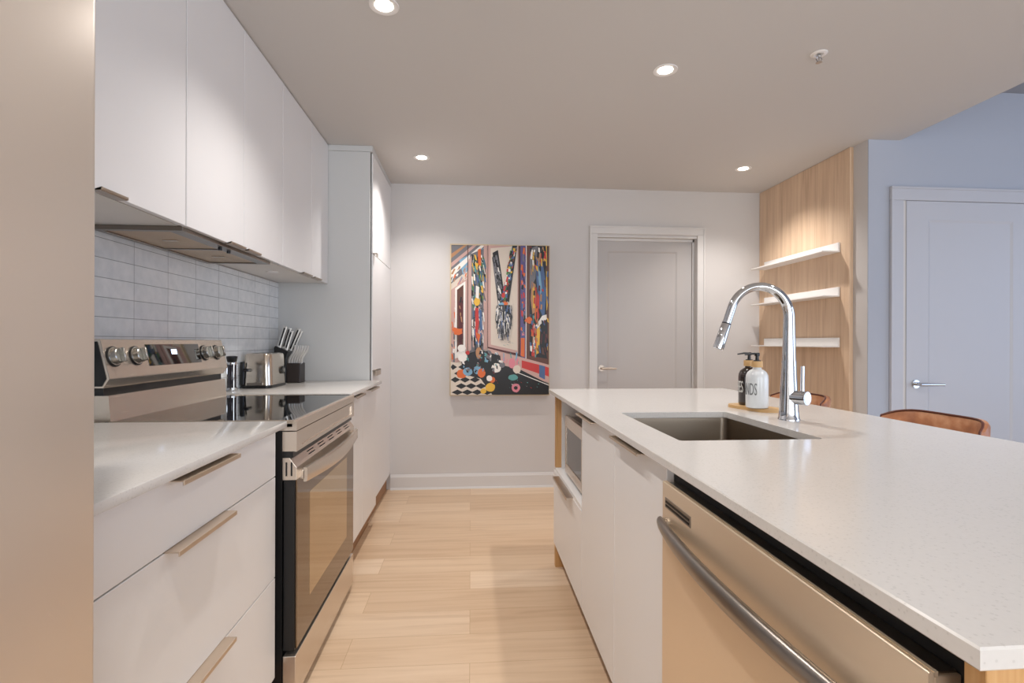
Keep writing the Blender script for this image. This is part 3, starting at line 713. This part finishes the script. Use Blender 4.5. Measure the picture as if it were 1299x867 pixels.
# soap bottles on tray
tc = Vector((1.062, 1.862, CT)); ang = math.radians(105)
t_ = B(); box(t_, -.108, .108, -.052, .052, 0, .011); 
es = [e for e in t_.edges if abs((e.verts[0].co-e.verts[1].co).normalized().z) > .9]
bmesh.ops.bevel(t_, geom=es, offset=.05, segments=10, affect='EDGES', profile=.5)
bmesh.ops.transform(t_, matrix=Matrix.Translation(tc) @ Matrix.Rotation(ang, 4, 'Z'), verts=t_.verts)
solo('soap_tray', t_, 'bamboo', 'small oval bamboo tray under the two soap bottles', 'tray', origin=tc)
def soap(c, m, label, text, ink, face):
    t = thing('soap_dispenser', label, 'soap dispenser', c, 'pump soap bottles on the bamboo tray')
    c = Vector(c)
    b = B(); lathe(b, c, [(.030, 0), (.037, .003), (.0385, .008), (.0385, .108), (.037, .120), (.032, .131), (.023, .139), (.0155, .143), (.0145, .150)], 40); body = part(t, 'bottle', b, m)
    b = B(); lathe(b, c+Vector((0, 0, .149)), [(.019, 0), (.0195, .002), (.0195, .020), (.0185, .022)], 32); part(t, 'collar', b, 'bamboo')
    b = B(); lathe(b, c+Vector((0, 0, .171)), [(.013, 0), (.013, .003), (.006, .005), (.0055, .018), (.009, .020), (.009, .029), (.007, .031)], 20)
    d = Vector((-.96, .28, 0)).normalized(); q = c+Vector((0, 0, .198)); tube(b, [q, q+d*.02, q+d*.042+Vector((0, 0, -.004))], [.0055, .0045, .0032], 10, flat=(.8, 1)); part(t, 'pump', b, 'black')
    # lettering wrapped on the glass
    cu = bpy.data.curves.new('lettering', 'FONT'); cu.body = text; cu.size = .062; cu.align_x = 'CENTER'; cu.align_y = 'CENTER'; cu.extrude = .0004; cu.resolution_u = 3
    to = bpy.data.objects.new('tmp_text', cu); COL.objects.link(to)
    dg = bpy.context.evaluated_depsgraph_get(); me = bpy.data.meshes.new_from_object(to.evaluated_get(dg)); bpy.data.objects.remove(to)
    bm = bmesh.new(); bm.from_mesh(me)
    bmesh.ops.subdivide_edges(bm, edges=[e for e in bm.edges if e.calc_length() > .006], cuts=3)
    Rr = .0387
    for v in bm.verts:
        a = face+(v.co.x*.37)/Rr; r = Rr+v.co.z+.0003; z = v.co.y*1.0
        v.co = Vector((r*math.cos(a), r*math.sin(a), .068+z)) + c
    part(body, 'lettering', bm, ink, False)
soap((1.044, 1.812, CT+.011), 'white_glass', 'white glass pump bottle lettered HANDS, closest to the tap', 'HANDS', 'ink_grey', math.radians(-176))
soap((1.066, 1.905, CT+.011), 'amber', 'dark brown glass pump bottle lettered DISHES, left of the white one', 'DISHES', 'ink_white', math.radians(-204))

# ================================================================== THINGS ON THE LEFT WORKTOP
# toaster
tx0, ty0 = -1.128, 2.945
t = thing('toaster', 'polished stainless toaster with black base on the worktop', 'toaster', (tx0, ty0, CT))
b = B(); rbox(b, tx0-.082, tx0+.075, ty0-.125, ty0+.125, CT, CT+.016, .03, 'Z', 6, .003); part(t, 'base', b, 'black')
def loft(bm, levels, k=8):
    rr = []
    for z, sx, sy, r in levels: rr.append([bm.verts.new((tx0+p[0], ty0+p[1], z)) for p in rrect(-sx, sx, -sy, sy, r, k)])
    for a, c in zip(rr, rr[1:]):
        for i in range(len(a)): bm.faces.new((a[i], a[(i+1) % len(a)], c[(i+1) % len(a)], c[i]))
    bm.faces.new(rr[0]); bm.faces.new(rr[-1])
b = B(); loft(b, [(CT+.016, .075, .122, .035), (CT+.09, .072, .120, .035), (CT+.172, .069, .116, .035), (CT+.182, .065, .112, .033), (CT+.185, .058, .104, .03)]); body = part(t, 'shell', b, 'steel_z')
b = B()
for s in (-1, 1): box(b, tx0+s*.024-.014, tx0+s*.024+.014, ty0-.075, ty0+.075, CT+.183, CT+.1855)
part(body, 'bread_slots', b, 'black_matte', False)
b = B(); box(b, tx0-.082, tx0-.060, ty0-.124, ty0-.112, CT+.016, CT+.14, .004); box(b, tx0-.055, tx0-.03, ty0-.145, ty0-.114, CT+.09, CT+.105, .004); part(t, 'lever_end', b, 'black', False)
part(t, 'crumb_tray', box(B(), tx0-.045, tx0+.035, ty0-.127, ty0-.118, CT+.017, CT+.030, .001), 'steel_dark', False)
b = B(); cyl(b, (tx0+.062, ty0+.05, CT+.09), (tx0+.082, ty0+.05, CT+.09), .022, 28); kn = part(t, 'browning_knob', b, 'black')
part(kn, 'knob_cap', cyl(B(), (tx0+.081, ty0+.05, CT+.09), (tx0+.085, ty0+.05, CT+.09), .012, 24), 'grey_knob')
# french press behind the range
px, py = -1.175, 2.655
t = thing('coffee_press', 'small chrome and dark glass coffee press between range and toaster', 'coffee press', (px, py, CT))
b = B(); lathe(b, (px, py, CT), [(.020, .006), (.0215, .008), (.0215, .14), (.020, .142)], 28); part(t, 'beaker', b, 'glassware')
b = B(); lathe(b, (px, py, CT), [(.0225, 0), (.0235, .003), (.0235, .02), (.0222, .021)], 28)
for a in range(4): q = PI/4+a*PI/2; cyl(b, (px+.0228*math.cos(q), py+.0228*math.sin(q), CT+.01), (px+.0228*math.cos(q), py+.0228*math.sin(q), CT+.142), .0022, 8)
lathe(b, (px, py, CT+.134), [(.0228, 0), (.0232, .002), (.0232, .010), (.0226, .012)], 28); part(t, 'frame', b, 'chrome')
b = B(); lathe(b, (px, py, CT+.146), [(.018, 0), (.022, .004), (.025, .022), (.025, .028), (.015, .031)], 28); part(t, 'lid', b, 'black')

# knife block
kz = CT; ky0, ky1 = 3.205, 3.325
t = thing('knife_block', 'black angled knife block full of steel knives beside the toaster', 'knife block', (-1.10, 3.26, kz))
b = B(); prism(b, [(-1.175, kz), (-1.105, kz), (-1.105, kz+.15), (-1.092, kz+.188), (-1.172, kz+.222), (-1.178, kz+.21)], 'Y', ky0, ky1, .003); part(t, 'knife_slots_block', b, 'black', False)
b = B(); box(b, -1.1045, -1.026, ky0+.002, ky1-.02, kz, kz+.118, .003); part(t, 'steak_knife_block', b, mat('black_wood', (52, 44, 42), .4), False)
def knife(name, base, direc, L, label, group, w=.011, th=.0065, curve=0.0, blade=.035):
    d = Vector(direc).normalized(); base = Vector(base); side = d.cross(Vector((0, 1, 0))).normalized()
    t = thing(name, label, 'knife', base, group)
    pts = [base+d*(L*i/10)+side*curve*math.sin(2*PI*i/10) for i in range(11)]
    ww = [w*(.85+.35*abs(i/10-.45)) for i in range(11)]
    b = B(); rings = []
    for p, q in zip(pts, ww):
        rings.append([b.verts.new(p+side*sx*q+Vector((0, 1, 0))*sy*th) for sx, sy in ((-1, -.6), (-.6, -1), (.6, -1), (1, -.6), (1, .6), (.6, 1), (-.6, 1), (-1, .6))])
    for a, c in zip(rings, rings[1:]):
        for j in range(8): b.faces.new((a[j], a[(j+1) % 8], c[(j+1) % 8], c[j]))
    b.faces.new(rings[0]); b.faces.new(rings[-1]); part(t, 'handle', b, 'knife_steel')
    b = B()
    if curve: b.free()
    for a in range(1, 10) if not curve else ():
        p, p2 = pts[a], pts[a+1] if a < 9 else pts[a]+d*.004
        for sy in (-1, 1):
            o = Vector((0, 1, 0))*sy*th*1.02
            v = [b.verts.new(x+o) for x in (p-side*w*.35, p+side*w*.35, p2+side*w*.35, p2-side*w*.35)]; b.faces.new(v)
    if not curve: part(t, 'handle_inlay', b, 'black', False)
    b = B(); tube(b, [base-d*blade, base+d*.001], .0025, 6, flat=(3, .4)); part(t, 'blade', b, 'chrome', False)
big = [(-1.155, 3.225, kz+.211, .135, 'tall steel handled knife, leftmost in the knife block'), (-1.136, 3.245, kz+.205, .132, 'tall steel handled knife, second from left in the knife block'), (-1.118, 3.235, kz+.198, .120, 'tall steel handled knife, third from left in the knife block'),
       (-1.112, 3.285, kz+.190, .150, 'steel handled knife rising behind the steak knives, left one'), (-1.103, 3.305, kz+.186, .140, 'steel handled knife rising behind the steak knives, right one')]
for i, (x, y, z, L, lab) in enumerate(big): knife('kitchen_knife', (x, y, z), (.30+.10*(i > 2), 0, 1), L, lab, 'kitchen knives in the block', .0125, .0075)
word = ['leftmost', 'second from the left', 'third from the left', 'third from the right', 'second from the right', 'rightmost']
for i in range(6):
    knife('steak_knife', (-1.094+i*.0140, 3.222+.0015*i, kz+.1185), (.36, 0, 1), .112, 'small curved steak knife in the front of the block, %s' % word[i], 'steak knives in the block', .0066, .006, .005, .03)

# ================================================================== WALL ART (generic abstract gallery scene)
AX0, AX1, AZ0, AZ1, AY = -.166, .637, .748, 1.962, 4.146
t = thing('wall_art', 'large colourful abstract canvas in a slim pale frame on the back wall', 'painting', ((AX0+AX1)/2, AY, AZ0))
b = B(); f = .009
box(b, AX0, AX1, AY, BW-.001, AZ0, AZ0+f); box(b, AX0, AX1, AY, BW-.001, AZ1-f, AZ1); box(b, AX0, AX0+f, AY, BW-.001, AZ0+f, AZ1-f); box(b, AX1-f, AX1, AY, BW-.001, AZ0+f, AZ1-f)
part(t, 'frame', b, mat('pale_gold_frame', (206, 186, 152), .4), False)
PAL = {'cream': (214, 200, 184), 'black': (10, 8, 9), 'brown': (92, 52, 36), 'rose': (196, 158, 148), 'tan': (176, 128, 88), 'red': (190, 44, 38), 'orange': (214, 102, 40), 'yellow': (226, 178, 58),
       'green': (66, 120, 62), 'teal': (86, 150, 146), 'blue': (70, 98, 140), 'sky': (120, 164, 190), 'violet': (86, 74, 124), 'grey': (110, 108, 112), 'pink': (214, 128, 140), 'white': (236, 230, 222), 'maroon': (84, 20, 24)}
PK = list(PAL); PI_ = {k: i for i, k in enumerate(PK)}
pm = [mat('paint_'+k, PAL[k], .45) for k in PK]
b = B(); Wd, Hd = AX1-AX0-2*f, AZ1-AZ0-2*f; lay = [0]
box(b, AX0+f, AX1-f, AY+.006, BW-.002, AZ0+f, AZ1-f, mi=PI_['cream'])
def P2(u, v, l): return (AX0+f+u*Wd, AY+.006-.00003*l, AZ1-f-v*Hd)     # u right, v down, 0..1
def cl(x): return min(max(x, 0), 1)
def poly(col, pts):
    lay[0] += 1
    vs = [b.verts.new(P2(cl(p[0]), cl(p[1]), lay[0])) for p in pts]
    try: fc = b.faces.new(vs); fc.material_index = PI_[col]
    except ValueError: pass
def blob(col, cx, cy, rx, ry, n=10, jit=.15, rot=0):
    out = []
    for i in range(n):
        a = 2*PI*i/n; r = 1+random.uniform(-jit, jit); x_, y_ = rx*r*math.cos(a), ry*r*math.sin(a)
        out.append((cx+x_*math.cos(rot)-y_*math.sin(rot), cy+x_*math.sin(rot)+y_*math.cos(rot)))
    poly(col, out)
def strokes(x0, x1, y0, y1, cols, n, w=(.006, .02), h=(.02, .07), slant=0):
    for _ in range(n):
        x, y = random.uniform(x0, x1), random.uniform(y0, y1); ww, hh = random.uniform(*w), random.uniform(*h); s = slant*hh+random.uniform(-.01, .01)
        poly(random.choice(cols), [(x, y), (x+ww, y+.004), (x+ww+s, y+hh), (x+s, y+hh-.006)])
# vaulted ceiling, upper left
poly('grey', [(0, 0), (.40, 0), (.32, .08), (0, .26)]); poly('sky', [(.08, .10), (.38, 0), (.36, .06), (.12, .2)])
poly('white', [(0, .17), (.30, .0), (.34, 0), (0, .22)]); poly('rose', [(0, .12), (.22, 0), (.26, 0), (0, .15)])
poly('tan', [(0, .06), (.13, 0), (.16, 0), (0, .09)])
strokes(.02, .16, .12, .30, ['orange', 'white', 'rose', 'sky', 'tan'], 26, slant=-.6)
# left wall with dark doorway
poly('rose', [(0, .30), (.17, .22), (.17, .76), (0, .80)]); strokes(.0, .05, .3, .75, ['orange', 'grey', 'white', 'green'], 22)
poly('white', [(.04, .29), (.145, .24), (.145, .74), (.04, .76)]); poly('brown', [(.06, .30), (.125, .265), (.125, .68), (.06, .72)]); poly('maroon', [(.075, .38), (.125, .36), (.125, .62), (.085, .66)])
strokes(.06, .11, .34, .64, ['maroon', 'black', 'tan'], 10)
poly('brown', [(.165, 0), (.172, 0), (.172, .74), (.165, .74)])
# second panel: green and black brushwork
poly('grey', [(.19, .06), (.34, .02), (.36, .02), (.36, .70), (.19, .72)]); poly('rose', [(.175, .10), (.205, .07), (.205, .70), (.175, .72)]); poly('rose', [(.33, 0), (.37, 0), (.37, .70), (.33, .70)])
strokes(.205, .33, .06, .36, ['green', 'green', 'black', 'teal', 'blue', 'grey', 'yellow', 'white', 'black', 'black'], 170, slant=.2)
poly('orange', [(.27, .03), (.30, .02), (.305, .14), (.275, .13)]); strokes(.21, .32, .40, .66, ['white', 'blue', 'grey', 'rose', 'white', 'black', 'black'], 120, slant=.1)
blob('yellow', .262, .375, .030, .030); poly('white', [(.25, .27), (.285, .28), (.28, .36), (.25, .35)])
poly('red', [(.245, .42), (.275, .42), (.285, .52), (.26, .64), (.248, .60)]); poly('blue', [(.285, .42), (.31, .44), (.32, .56), (.295, .58)]); poly('orange', [(.25, .58), (.30, .60), (.28, .66)])
# third panel: pale field with two dark diagonal bands meeting low
poly('maroon', [(.372, 0), (.69, 0), (.69, .74), (.372, .69)]); poly('rose', [(.376, .0), (.685, 0), (.685, .725), (.376, .68)]); poly('cream', [(.40, .02), (.675, 0), (.675, .705), (.405, .665)])
poly('brown', [(.685, 0), (.705, 0), (.705, .745), (.685, .74)])
poly('grey', [(.415, .08), (.455, .04), (.53, .36), (.48, .42)]); poly('teal', [(.62, 0), (.67, .02), (.60, .30), (.54, .36)])
poly('black', [(.42, .05), (.475, .03), (.56, .40), (.49, .43)])
for i in range(130):
    s = random.random(); x = .43+.07*s+random.uniform(-.02, .03); y = .06+.34*s
    poly(random.choice(['black', 'grey', 'white', 'grey', 'black']), [(x, y), (x+.012, y+.005), (x+.02, y+.035), (x+.006, y+.03)])
poly('black', [(.625, .0), (.672, .0), (.59, .38), (.53, .36)])
for i in range(130):
    s = random.random(); x = .625-.10*s+random.uniform(-.02, .03); y = .01+.36*s
    poly(random.choice(['red', 'black', 'green', 'yellow', 'white', 'blue', 'red', 'brown']), [(x, y), (x+.018, y+.002), (x+.012, y+.022), (x-.004, y+.02)])
blob('orange', .55, .39, .03, .012); blob('sky', .51, .40, .03, .02); blob('red', .53, .335, .02, .02)
poly('black', [(.47, .40), (.60, .40), (.625, .48), (.60, .57), (.57, .60), (.55, .57), (.52, .63), (.50, .60), (.48, .58), (.45, .50)])
for i in range(200):
    a = random.uniform(-1, 1); y = random.uniform(.40, .60); x = .535+a*.08*(1-.9*max(0, y-.5)/.12*.6)
    poly(random.choice(['black', 'black', 'grey', 'white', 'blue', 'grey', 'white']), [(x, y), (x+.007, y), (x+.007+a*.005, y+.04), (x+a*.005, y+.036)])
strokes(.50, .66, .64, .67, ['grey', 'teal'], 6, (.02, .04), (.003, .005))
# column strip between panels
poly('violet', [(.705, 0), (.76, 0), (.76, .76), (.705, .75)]); strokes(.708, .745, .0, .72, ['blue', 'violet', 'red', 'orange', 'grey', 'black', 'pink'], 55, (.01, .02), (.02, .05)); poly('orange', [(.71, .62), (.75, .62), (.75, .75), (.71, .74)])
poly('white', [(.76, 0), (.768, 0), (.768, .77), (.76, .765)])
# right panel: blue, black, gold vertical masses
poly('brown', [(.768, 0), (1, 0), (1, .80), (.768, .76)]); poly('black', [(.80, 0), (.985, 0), (.985, .76), (.80, .74)])
poly('grey', [(.80, .02), (.88, .0), (.86, .22), (.80, .30)]); poly('blue', [(.86, .08), (.93, .10), (.975, .28), (.95, .50), (.90, .42), (.87, .24)]); poly('sky', [(.87, .12), (.90, .13), (.93, .30), (.91, .33)])
poly('tan', [(.82, .24), (.86, .26), (.87, .44), (.83, .46), (.81, .36)]); poly('yellow', [(.83, .27), (.85, .28), (.855, .42), (.835, .42)]); poly('red', [(.87, .30), (.90, .34), (.90, .48), (.87, .52), (.855, .44)])
poly('orange', [(.86, .40), (.885, .42), (.87, .52), (.85, .48)]); poly('white', [(.86, .54), (.93, .47), (.98, .46), (.98, .49), (.91, .53), (.86, .60)])
poly('yellow', [(.87, .56), (.91, .54), (.90, .72), (.84, .74)]); poly('orange', [(.85, .64), (.875, .60), (.87, .74), (.83, .74)]); poly('yellow', [(.965, 0), (.975, 0), (.985, .4), (.975, .46)])
strokes(.80, .86, .46, .70, ['black', 'blue', 'orange', 'teal', 'red', 'white'], 34); strokes(.80, .96, .0, .1, ['red', 'tan', 'white', 'yellow', 'black'], 26); strokes(.92, .97, .56, .7, ['black', 'maroon', 'brown'], 14)
blob('orange', .79, .50, .045, .020, 9, .35); blob('orange', .07, .575, .055, .022, 9, .35)
# low frieze, lower right
poly('rose', [(.38, .69), (1, .80), (1, .92), (.55, .84), (.38, .80)]); poly('red', [(.72, .77), (.90, .80), (.90, .86), (.72, .82)]); poly('blue', [(.90, .80), (.96, .81), (.96, .90), (.90, .88)]); poly('red', [(.96, .81), (1, .82), (1, .88), (.96, .87)])
strokes(.40, .70, .71, .78, ['sky', 'white', 'teal', 'pink', 'grey'], 26)
poly('black', [(.38, .78), (.70, .83), (1, .93), (1, 1), (.22, 1), (.20, .80)]); poly('white', [(.66, .845), (1, .935), (1, .94), (.66, .85)])
# chequered floor, lower left
poly('cream', [(0, .78), (.20, .80), (.42, 1), (0, 1)])
for r in range(5):
    for c in range(4):
        cx_, cy_ = .02+c*.10+(r % 2)*.05+r*.012, .815+r*.042; s = .045+.004*r
        if cx_ < .20+(cy_-.80)*1.1: poly('black', [(cx_-s, cy_), (cx_, cy_-.019), (cx_+s, cy_), (cx_, cy_+.019)])
# loose group of plain rounded shapes along the bottom
poly('black', [(.10, .74), (.30, .70), (.50, .74), (.52, .86), (.34, .90), (.12, .86)])
for (c, x, y, rx, ry) in [('white', .11, .69, .04, .025), ('white', .12, .75, .05, .03), ('orange', .11, .86, .05, .03), ('sky', .17, .845, .05, .028), ('sky', .27, .835, .04, .028), ('orange', .31, .855, .04, .03),
                          ('tan', .28, .72, .03, .04), ('grey', .38, .73, .035, .03), ('white', .46, .82, .05, .032), ('grey', .52, .80, .03, .02), ('pink', .62, .79, .035, .035), ('cream', .67, .83, .04, .028),
                          ('teal', .63, .885, .05, .02), ('yellow', .40, .95, .05, .03), ('orange', .42, .90, .03, .02), ('white', .39, .89, .03, .02), ('pink', .66, .955, .045, .03), ('black', .66, .955, .02, .012), ('yellow', .33, .975, .03, .018), ('red', .17, .72, .02, .014)]:
    blob(c, x, y, rx, ry, 14, .06)
strokes(.10, .50, .70, .84, ['black', 'black', 'maroon', 'grey', 'white', 'teal', 'sky'], 60, (.008, .025), (.008, .03))
strokes(.80, .98, .02, .72, ['black', 'black', 'brown', 'maroon', 'yellow', 'blue', 'red', 'tan'], 60, (.006, .018), (.02, .06), .1)
strokes(.45, .95, .90, .96, ['white', 'teal', 'red', 'grey'], 16, (.006, .014), (.004, .008))
part(t, 'canvas', b, pm, False)

# ================================================================== BAR STOOLS
def stool(sx, sy, label):
    """seat centre (sx,sy); backrest on +x side, facing the island (-x)"""
    t = thing('bar_stool', label, 'bar stool', (sx, sy, 0), 'tan leather bar stools along the island')
    b = B(); rbox(b, sx-.19, sx+.20, sy-.20, sy+.20, .60, .665, .06, 'Z', 8, .015); part(t, 'seat', b, 'leather')
    # curved low backrest
    b = B(); n = 28; rings = []; edge = []
    for i in range(n+1):
        s = -1+2*i/n; yy = sy+s*.205; off = .205-.085*abs(s)**4.5
        topz = .918-.030*abs(s)**7
        cx_ = sx+off; th = .017
        prof = [(cx_-th, .70), (cx_-th-.003, .80), (cx_-th, topz-.012), (cx_-th*.5, topz-.002), (cx_+th*.5, topz-.002), (cx_+th, topz-.012), (cx_+th+.003, .80), (cx_+th, .70)]
        rings.append([b.verts.new((p[0]+.015*(p[1]-.70)/.2, yy, p[1])) for p in prof])
        edge.append((cx_-th*.7+.0155, yy, topz-.002))
    for a, c in zip(rings, rings[1:]):
        for j in range(8): b.faces.new((a[j], a[(j+1) % 8], c[(j+1) % 8], c[j]))
    b.faces.new(rings[0]); b.faces.new(rings[-1]); bk = part(t, 'backrest', b, 'leather')
    b = B(); e0, e1 = edge[0], edge[-1]
    tube(b, [(e0[0]-.012, e0[1], .71), (e0[0]-.003, e0[1]-.001, e0[2]-.02)]+edge+[(e1[0]-.003, e1[1]+.001, e1[2]-.02), (e1[0]-.012, e1[1], .71)], .0038, 8); part(bk, 'piping', b, 'piping')
    for sy_ in (-1, 1):
        b = B(); tube(b, [(sx+.16, sy+sy_*.15, .60), (sx+.215, sy+sy_*.15, .64), (sx+.228, sy+sy_*.15, .78)], .009, 10); part(t, 'back_support', b, 'stool_metal')
    for ax in (-1, 1):
        for ay in (-1, 1):
            b = B(); tube(b, [(sx+ax*.13, sy+ay*.13, .60), (sx+ax*.19, sy+ay*.19, 0)], [.011, .009], 12); part(t, 'leg', b, 'stool_metal')
    b = B(); q = .166; h = .24
    for a, c in (((-q, -q), (q, -q)), ((q, -q), (q, q)), ((q, q), (-q, q)), ((-q, q), (-q, -q))): cyl(b, (sx+a[0], sy+a[1], h), (sx+c[0], sy+c[1], h), .007, 10)
    part(t, 'footrest', b, 'stool_metal')
    return t
st = stool(1.545, 1.775, 'tan leather bar stool behind the right side of the island worktop')
copy_thing(st, (1.545, 2.55, 0), 'tan leather bar stool seen just behind the chrome tap')
